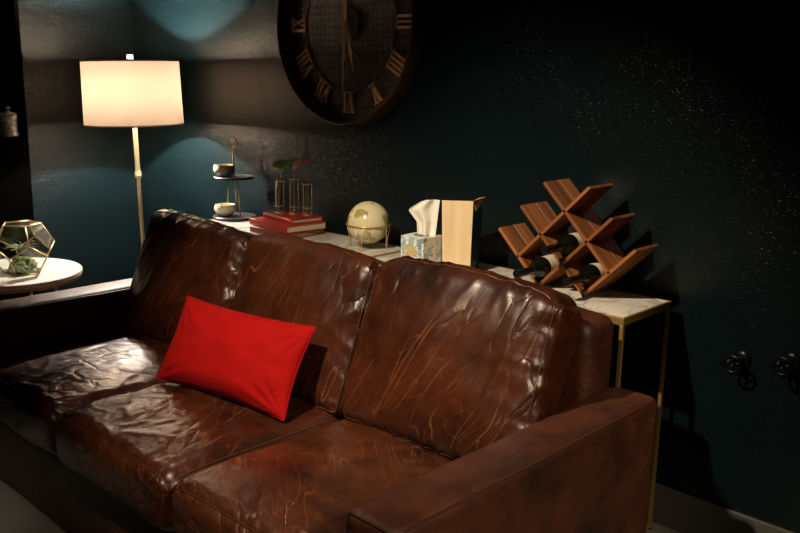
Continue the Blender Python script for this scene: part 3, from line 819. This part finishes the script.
# ------------------------------------------------------------------ wall clock
def clock():
    cx, cz, Rk = -1.588, 1.736, .430
    o = thing('wall_clock', 'large round dark metal wall clock with copper roman numerals', 'clock', (cx, 0, cz))
    X = Matrix.Rotation(PI/2, 4, 'X')     # profile z -> -y
    bm = B(); lathe(bm, [(0, .012), (Rk-.012, .012), (Rk-.012, .020), (0, .020)], 96, M=X); face = link('dial', bm, None, o, 'auto')
    t = NT('pressed_dial_metal'); v = t.mapping(scale=(1, 1, 1))
    # pressed grid of dimples
    wx = t.new('SeparateXYZ'); t.l.new(v, wx.inputs[0])
    def cell(c): return t.math('ABSOLUTE', t.math('SUBTRACT', t.math('FRACT', t.math('MULTIPLY', c, 34.0)), .5))
    d = t.math('ADD', t.math('POWER', cell(wx.outputs[0]), 2.0), t.math('POWER', cell(wx.outputs[2]), 2.0))
    dots = t.ramp(d, [(.02, 1.0), (.07, 0.0)])
    n_ = t.noise(v, 9, 5, .6)
    base = t.mix(t.ramp(n_, [(.35, 0.0), (.65, 1.0)]), (.030, .021, .013), (.075, .050, .028))
    t.set(Base_Color=t.mix(t.math('MULTIPLY', dots, .7), base, (.12, .085, .050)), Metallic=.3, Roughness=.5, Normal=t.bump(dots, .8, .003))
    face.data.materials.append(t.m)
    bm = B(); lathe(bm, [(Rk-.012, 0), (Rk, 0), (Rk+.001, .078), (Rk-.003, .084), (Rk-.010, .084), (Rk-.012, .080), (Rk-.012, .0)], 96, M=X); link('rim', bm, M['clock_rim'], o, 'auto')
    bm = B()
    tube(bm, [((Rk-.150)*math.cos(a), -.022, (Rk-.150)*math.sin(a)) for a in np.linspace(0, 2*PI, 97)[:-1]], .0022, 6, closed=True)
    link('chapter_ring', bm, M['clock_rim'], o, True)
    # numerals, standing proud of the dial; strokes drawn upright then turned
    def stroke(bm, x0, z0, x1, z1, w, ang, rc):
        d = Vector((x1-x0, 0, z1-z0)); d.normalize(); nn = Vector((-d.z, 0, d.x))*w/2
        pts = [Vector((x0, 0, z0))-nn, Vector((x1, 0, z1))-nn, Vector((x1, 0, z1))+nn, Vector((x0, 0, z0))+nn]
        Mx = Matrix.Rotation(ang, 4, 'Y') @ Matrix.Translation((0, 0, rc))
        lo = [bm.verts.new(Mx @ Vector((p_.x, -.021, p_.z))) for p_ in pts]; hi = [bm.verts.new(Mx @ Vector((p_.x, -.031, p_.z))) for p_ in pts]
        fs = [bm.faces.new(lo), bm.faces.new(hi[::-1])]
        for i in range(4): fs.append(bm.faces.new((lo[i], hi[i], hi[(i+1) % 4], lo[(i+1) % 4])))
        bmesh.ops.recalc_face_normals(bm, faces=fs)
    def numeral(txt, hour):
        bm = B(); widths = {'I': .022, 'V': .046, 'X': .046}
        W = sum(widths[c] for c in txt); x = -W/2; h = .043; a = R(30*hour); rc = Rk-.096
        for c in txt:
            w = widths[c]; m = x+w/2
            if c == 'I': stroke(bm, m, -h, m, h, .0115, a, rc)
            elif c == 'V':
                stroke(bm, m-w*.34, h, m, -h, .0125, a, rc); stroke(bm, m+w*.34, h, m, -h, .006, a, rc)
            else:
                stroke(bm, m-w*.34, h, m+w*.34, -h, .0125, a, rc); stroke(bm, m+w*.34, h, m-w*.34, -h, .006, a, rc)
            x += w
        for zz in (-h, h): stroke(bm, -W/2-.002, zz, W/2+.002, zz, .005, a, rc)
        link('numeral', bm, M['copper'], o)
    for h_, tx in enumerate(['XII', 'I', 'II', 'III', 'IIII', 'V', 'VI', 'VII', 'VIII', 'IX', 'X', 'XI']): numeral(tx, h_)
    def hand(name, pts, ang, y):
        bm = B(); Mx = Matrix.Rotation(ang, 4, 'Y')
        L = [Mx @ Vector((x, y, z)) for x, z in pts] ; n = len(pts)
        lo = [bm.verts.new(v_) for v_ in L]; hi = [bm.verts.new(v_-Vector((0, .0035, 0))) for v_ in L]
        bm.faces.new(lo); bm.faces.new(hi[::-1])
        for i in range(n): bm.faces.new((lo[i], hi[i], hi[(i+1) % n], lo[(i+1) % n]))
        bmesh.ops.triangulate(bm, faces=[f for f in bm.faces if len(f.verts) > 4])
        bmesh.ops.recalc_face_normals(bm, faces=bm.faces); link(name, bm, M['copper'], o)
    def sym(half): return half + [(-x, z) for x, z in reversed(half)]
    hand('minute_hand', sym([(.012, -.17), (.014, -.12), (.006, -.06), (.007, 0), (.006, .12), (.013, .145), (.005, .165), (.0025, .285)]), R(180+2), -.050)
    hand('hour_hand', sym([(.006, -.03), (.008, 0), (.007, .10), (.014, .125), (.006, .145), (.002, .205)]), R(180-14), -.044)
    bm = B(); lathe(bm, [(0, .020), (.068, .020), (.068, .030), (.064, .034), (0, .034)], 48, M=X); link('hub_plate', bm, M['clock_rim'], o, 'auto')
    bm = B(); lathe(bm, [(0, .034), (.010, .034), (.010, .056), (.006, .060), (0, .061)], 24, M=X); link('hub_cap', bm, M['copper'], o, 'auto')
clock()

# ------------------------------------------------------------------ round side table, terrarium, votive
TX, TY, TZ = -2.695, -1.085, .62
def sidetable():
    o = thing('side_table', 'round white-topped side table with gold rim beyond the sofa arm', 'table', (TX, TY, 0))
    bm = B(); r = .300; lathe(bm, [(0, TZ-.022), (r-.003, TZ-.022), (r, TZ-.019), (r, TZ-.003), (r-.003, TZ), (0, TZ)], 72); link('tabletop', bm, M['white_top'], o, 'auto')
    bm = B(); lathe(bm, [(r-.022, TZ-.036), (r-.006, TZ-.036), (r-.006, TZ-.022), (r-.022, TZ-.022), (r-.022, TZ-.036)], 72); link('rim_band', bm, M['gold_soft'], o, 'auto')
    for a in (20, 140, 260):
        a = R(a); bm = B(); tube(bm, [(.26*math.cos(a), .26*math.sin(a), TZ-.030), (.17*math.cos(a), .17*math.sin(a), 0.0)], .008, 10); link('leg', bm, M['gold_soft'], o, True)
sidetable()
def terrarium():
    # regular dodecahedron resting on one face
    phi = (1+5**.5)/2
    V = [Vector((x, y, z)) for x in (-1, 1) for y in (-1, 1) for z in (-1, 1)]
    for a in (-1/phi, 1/phi):
        for b in (-phi, phi): V += [Vector((0, a, b)), Vector((a, b, 0)), Vector((b, 0, a))]
    nrm = [Vector(q_).normalized() for s1 in (1, -1) for s2 in (1, -1) for q_ in ((s1, 0, s2*phi), (s2*phi, s1, 0), (0, s2*phi, s1))]
    # the face normals of the dodecahedron are icosahedron vertices (0, 1, phi)
    q = nrm[0].rotation_difference(Vector((0, 0, -1))).to_matrix()
    a_edge = .099; sc = a_edge/(2/phi)
    V2 = [q @ v_*sc for v_ in V]; N2 = [q @ n_ for n_ in nrm]
    zmin = min(v_.z for v_ in V2)
    zt = max(v_.z for v_ in V2); tv = next(v_ for v_ in V2 if v_.z > zt-1e-4)
    Rz = Matrix.Rotation(R(61)-math.atan2(tv.y, tv.x), 3, 'Z')
    V2 = [Rz @ v_ for v_ in V2]; N2 = [Rz @ n_ for n_ in N2]
    V2 = [v_-Vector((0, 0, zmin-.003)) for v_ in V2]
    cx, cy = -2.634, -1.058
    o = thing('glass_terrarium', 'gold-edged geometric glass terrarium holding moss and an air plant', 'terrarium', (cx, cy, TZ))
    c0 = Vector((0, 0, -zmin))
    edges = [(i, j) for i in range(20) for j in range(i+1, 20) if abs((V2[i]-V2[j]).length-a_edge) < a_edge*.05]
    bm = B()
    for i, j in edges: tube(bm, [V2[i], V2[j]], .0030, 6)
    for v_ in V2: bmesh.ops.create_icosphere(bm, subdivisions=1, radius=.0040, matrix=Matrix.Translation(v_))
    link('gold_edges', bm, M['gold_soft'], o, True)
    for n_ in N2:
        fv = [v_ for v_ in V2 if (v_-c0).dot(n_) > max((w-c0).dot(n_) for w in V2)*.97]
        if len(fv) != 5: continue
        if n_.z > .9: continue        # open top
        m = sum(fv, Vector())/5; u = (fv[0]-m).normalized(); w = n_.cross(u)
        fv.sort(key=lambda v_: math.atan2((v_-m).dot(w), (v_-m).dot(u)))
        bm = B(); bm.faces.new([bm.verts.new(v_) for v_ in fv]); link('glass_pane', bm, M['pane'], o)
    def sit(name, label, cat, bm, mat, group=None, smooth=True):
        ob = link(name, bm, mat, None, smooth); ob.location = (cx, cy, TZ+.004); return tag(ob, label, cat, group)
    bm = B(); bmesh.ops.create_icosphere(bm, subdivisions=5, radius=1)
    for v_ in bm.verts:
        d = 1+.25*noise.noise(v_.co*3)+.12*noise.noise(v_.co*9)+.05*noise.noise(v_.co*22)
        v_.co = Vector((v_.co.x*.056*d+.010, v_.co.y*.054*d-.006, max(0.001, .030+v_.co.z*.040*d)))
    sit('moss_mound', 'clump of green moss inside the glass terrarium', 'moss', bm, M['moss'])
    bm = B()
    for k in range(26):
        a = k*2.39996; L = .065+.025*random.random(); el = .15+.9*(k/26)
        pts = []
        for i in range(9):
            f = i/8; r_ = L*f*math.cos(el*(1-.6*f)); z_ = L*f*math.sin(el)*(1.3-.9*f)
            pts.append((-.028+r_*math.cos(a+f*.5), .004+r_*math.sin(a+f*.5), .096+z_))
        tube(bm, pts, [.0030*(1-.9*i/8) for i in range(9)], 5)
    bmesh.ops.create_icosphere(bm, subdivisions=2, radius=.011, matrix=Matrix.Translation((-.028, .004, .090)))
    sit('air_plant', 'pale grey-green curly air plant inside the glass terrarium', 'plant', bm, M['airplant'])
    for k, (x, y, r_) in enumerate(((.005, -.060, .017), (-.045, -.030, .020), (.052, .020, .015))):
        bm = B(); bmesh.ops.create_icosphere(bm, subdivisions=3, radius=1)
        for v_ in bm.verts: v_.co = Vector((v_.co.x*r_*1.2+x, v_.co.y*r_+y, r_*.7+v_.co.z*r_*.7)) 
        sit('pebble', ('beige pebble at the front of the moss in the terrarium', 'beige pebble left of the moss in the terrarium', 'beige pebble behind the moss in the terrarium')[k], 'stone', bm, M['stone'], 'pebbles in the terrarium')
terrarium()
bm = B(); lathe(bm, [(0, 0), (.030, 0), (.040, .012), (.045, .040), (.041, .066), (.036, .078), (.036, .092), (.033, .092), (.033, .078), (.038, .064), (.041, .040), (.036, .014), (0, .006)], 36)
o = link('amber_vase', bm, M['amber'], None, True); o.location = (-2.660, -1.262, TZ); tag(o, 'small round amber glass vase beside the geometric terrarium', 'vase')

# ------------------------------------------------------------------ black shelving unit at the far left with mercury-glass jar
def shelf():
    x0, x1 = xl+.016, -3.13; y1, y0 = -.790, -1.60; o = thing('shelving_unit', 'tall black open shelving unit against the left wall', 'shelf', ((x0+x1)/2, (y0+y1)/2, 0))
    ox, oy = (x0+x1)/2, (y0+y1)/2; hx, hy = (x1-x0)/2, (y1-y0)/2
    for sy in (-1, 1):
        bm = B(); box(bm, -hx, hx, sy*hy-.011, sy*hy+.011, 0, 2.35, .002); link('side_panel', bm, M['black'], o)
    bm = B(); box(bm, -hx, -hx+.012, -hy+.012, hy-.012, .02, 2.33); link('back_panel', bm, M['black'], o)
    for z in (.05, .40, .78, 1.168, 1.62, 2.0, 2.33):
        bm = B(); box(bm, -hx+.013, hx, -hy+.012, hy-.012, z, z+.022, .002); link('shelf_board', bm, M['black'], o)
    # closed doors below the jar shelf
    for k, (a, b) in enumerate(((-hy+.014, -.003), (.003, hy-.014))):
        bm = B(); box(bm, hx+.001, hx+.018, a, b, .06, 1.186, .002); d = link('door', bm, M['black'], o)
        bm = B(); yy = -.03 if k == 0 else .03; tube(bm, [(hx+.018, yy, .70), (hx+.034, yy, .70), (hx+.034, yy, .80), (hx+.018, yy, .80)], .004, 8); link('door_handle', bm, M['black_gloss'], d, True)
shelf()
o = thing('mercury_glass_jar', 'silvery mottled glass jar with lid on the black shelving unit', 'jar', (-3.175, -.852, 1.1905))
bm = B(); lathe(bm, [(0, 0), (.040, 0), (.047, .004), (.046, .016), (.041, .024), (.0405, .080), (.044, .092), (.043, .104), (.040, .106), (.040, .100), (.036, .098), (.036, .010), (0, .008)], 36); link('jar_body', bm, M['mercury'], o, True)
bm = B(); lathe(bm, [(0, .108), (.043, .108), (.043, .114), (.02, .120), (.008, .124), (.006, .132), (.013, .138), (.013, .146), (0, .150)], 36); link('lid', bm, M['mercury'], o, True)

# ------------------------------------------------------------------ wall fittings at the right
bm = B(); box(bm, -.032, .032, -.006, 0, -.055, .055, .003, 3)
o = thing('wall_outlet', 'black power outlet low on the wall behind the console leg', 'outlet', (.024, 0, .490))
link('cover_plate', bm, M['black_gloss'], o)
for z in (-.020, .020):
    bm = B(); box(bm, -.016, .016, -.0085, -.0055, z-.014, z+.014, .002); link('socket', bm, M['black_gloss'], o)
def valve(x, z, a, label):
    o = thing('pipe_valve', label, 'valve', (x, 0, z), 0, 'black pipe valves on the wall')
    X = Matrix.Rotation(PI/2, 4, 'X')
    bm = B(); lathe(bm, [(0, 0), (.030, 0), (.030, .003), (.016, .008), (0, .008)], 28, M=X); link('wall_flange', bm, M['black_gloss'], o, True)
    bm = B(); tube(bm, [(0, -.006, 0), (0, -.055, 0)], .010, 14); tube(bm, [(0, -.040, 0), (-.050*math.cos(a), -.046, -.012)], .008, 12)
    bmesh.ops.create_icosphere(bm, subdivisions=3, radius=.016, matrix=Matrix.Translation((0, -.042, 0))); link('valve_body', bm, M['black_gloss'], o, True)
    bm = B(); tube(bm, [(0, -.055, 0), (0, -.075, 0)], .005, 10)
    n = 20; tube(bm, [(.026*math.cos(2*PI*k/n), -.074, .026*math.sin(2*PI*k/n)) for k in range(n)], .0045, 8, closed=True)
    for k in range(3): tube(bm, [(0, -.074, 0), (.026*math.cos(R(120*k+20)), -.074, .026*math.sin(R(120*k+20)))], .0035, 6)
    link('hand_wheel', bm, M['black_gloss'], o, True)
valve(.225, .660, 0, 'glossy black pipe valve on the dark wall, the one nearer the console table')
valve(.375, .690, .5, 'glossy black pipe valve on the dark wall, the one farther from the console table')

# ------------------------------------------------------------------ ceiling downlights
def downlight(x, y, tx, ty, tz, power, size, blend, col, label):
    o = thing('ceiling_spotlight', label, 'spotlight', (x, y, H))
    bm = B(); lathe(bm, [(.050, 0), (.075, 0), (.075, -.006), (.052, -.010), (.050, 0)], 36); link('bezel', bm, M['black'], o, 'auto')
    L = bpy.data.lights.new('spot', 'SPOT'); L.energy = power; L.color = col; L.spot_size = R(size); L.spot_blend = blend; L.shadow_soft_size = .035
    lo = bpy.data.objects.new('lamp_beam', L); C.objects.link(lo); lo.location = (x, y, H-.02)
    lo.rotation_euler = (Vector((tx, ty, tz))-Vector((x, y, H-.02))).to_track_quat('-Z', 'Y').to_euler()
downlight(-.46, -2.3, -.62, -.58, .62, 430, 58, .9, (1, .80, .56), 'recessed ceiling spotlight above the front of the sofa')
downlight(2.75, -1.95, .10, -1.0, .42, 430, 30, .9, (1, .80, .58), 'recessed ceiling spotlight above and behind the viewer at right')
downlight(-2.0, -3.1, -1.85, -2.2, 0, 180, 31, .9, (1, .90, .74), 'recessed ceiling spotlight over the open floor before the sofa')

w = bpy.data.worlds.new('World'); bpy.context.scene.world = w; w.use_nodes = True
w.node_tree.nodes['Background'].inputs[0].default_value = (.02, .025, .03, 1); w.node_tree.nodes['Background'].inputs[1].default_value = .2

# ------------------------------------------------------------------ camera
cd = bpy.data.cameras.new('camera'); co = bpy.data.objects.new('camera', cd); C.objects.link(co)
cd.sensor_width = 36; cd.lens = 36*CAM['f']/800; cd.clip_start = .02
y, p, r = R(CAM['yaw']), R(CAM['pitch']), R(CAM['roll'])
fwd = Vector((-math.sin(y)*math.cos(p), math.cos(y)*math.cos(p), math.sin(p))); rt = Vector((math.cos(y), math.sin(y), 0)); up = rt.cross(fwd)
r2 = rt*math.cos(r)+up*math.sin(r); u2 = -rt*math.sin(r)+up*math.cos(r)
co.matrix_world = Matrix.Translation(CAM['loc']) @ Matrix((r2, u2, -fwd)).transposed().to_4x4()
bpy.context.scene.camera = co
vs_ = bpy.context.scene.view_settings
vs_.view_transform = 'Standard'; vs_.look = 'None'; vs_.exposure = 0; vs_.gamma = 1; vs_.use_curve_mapping = False
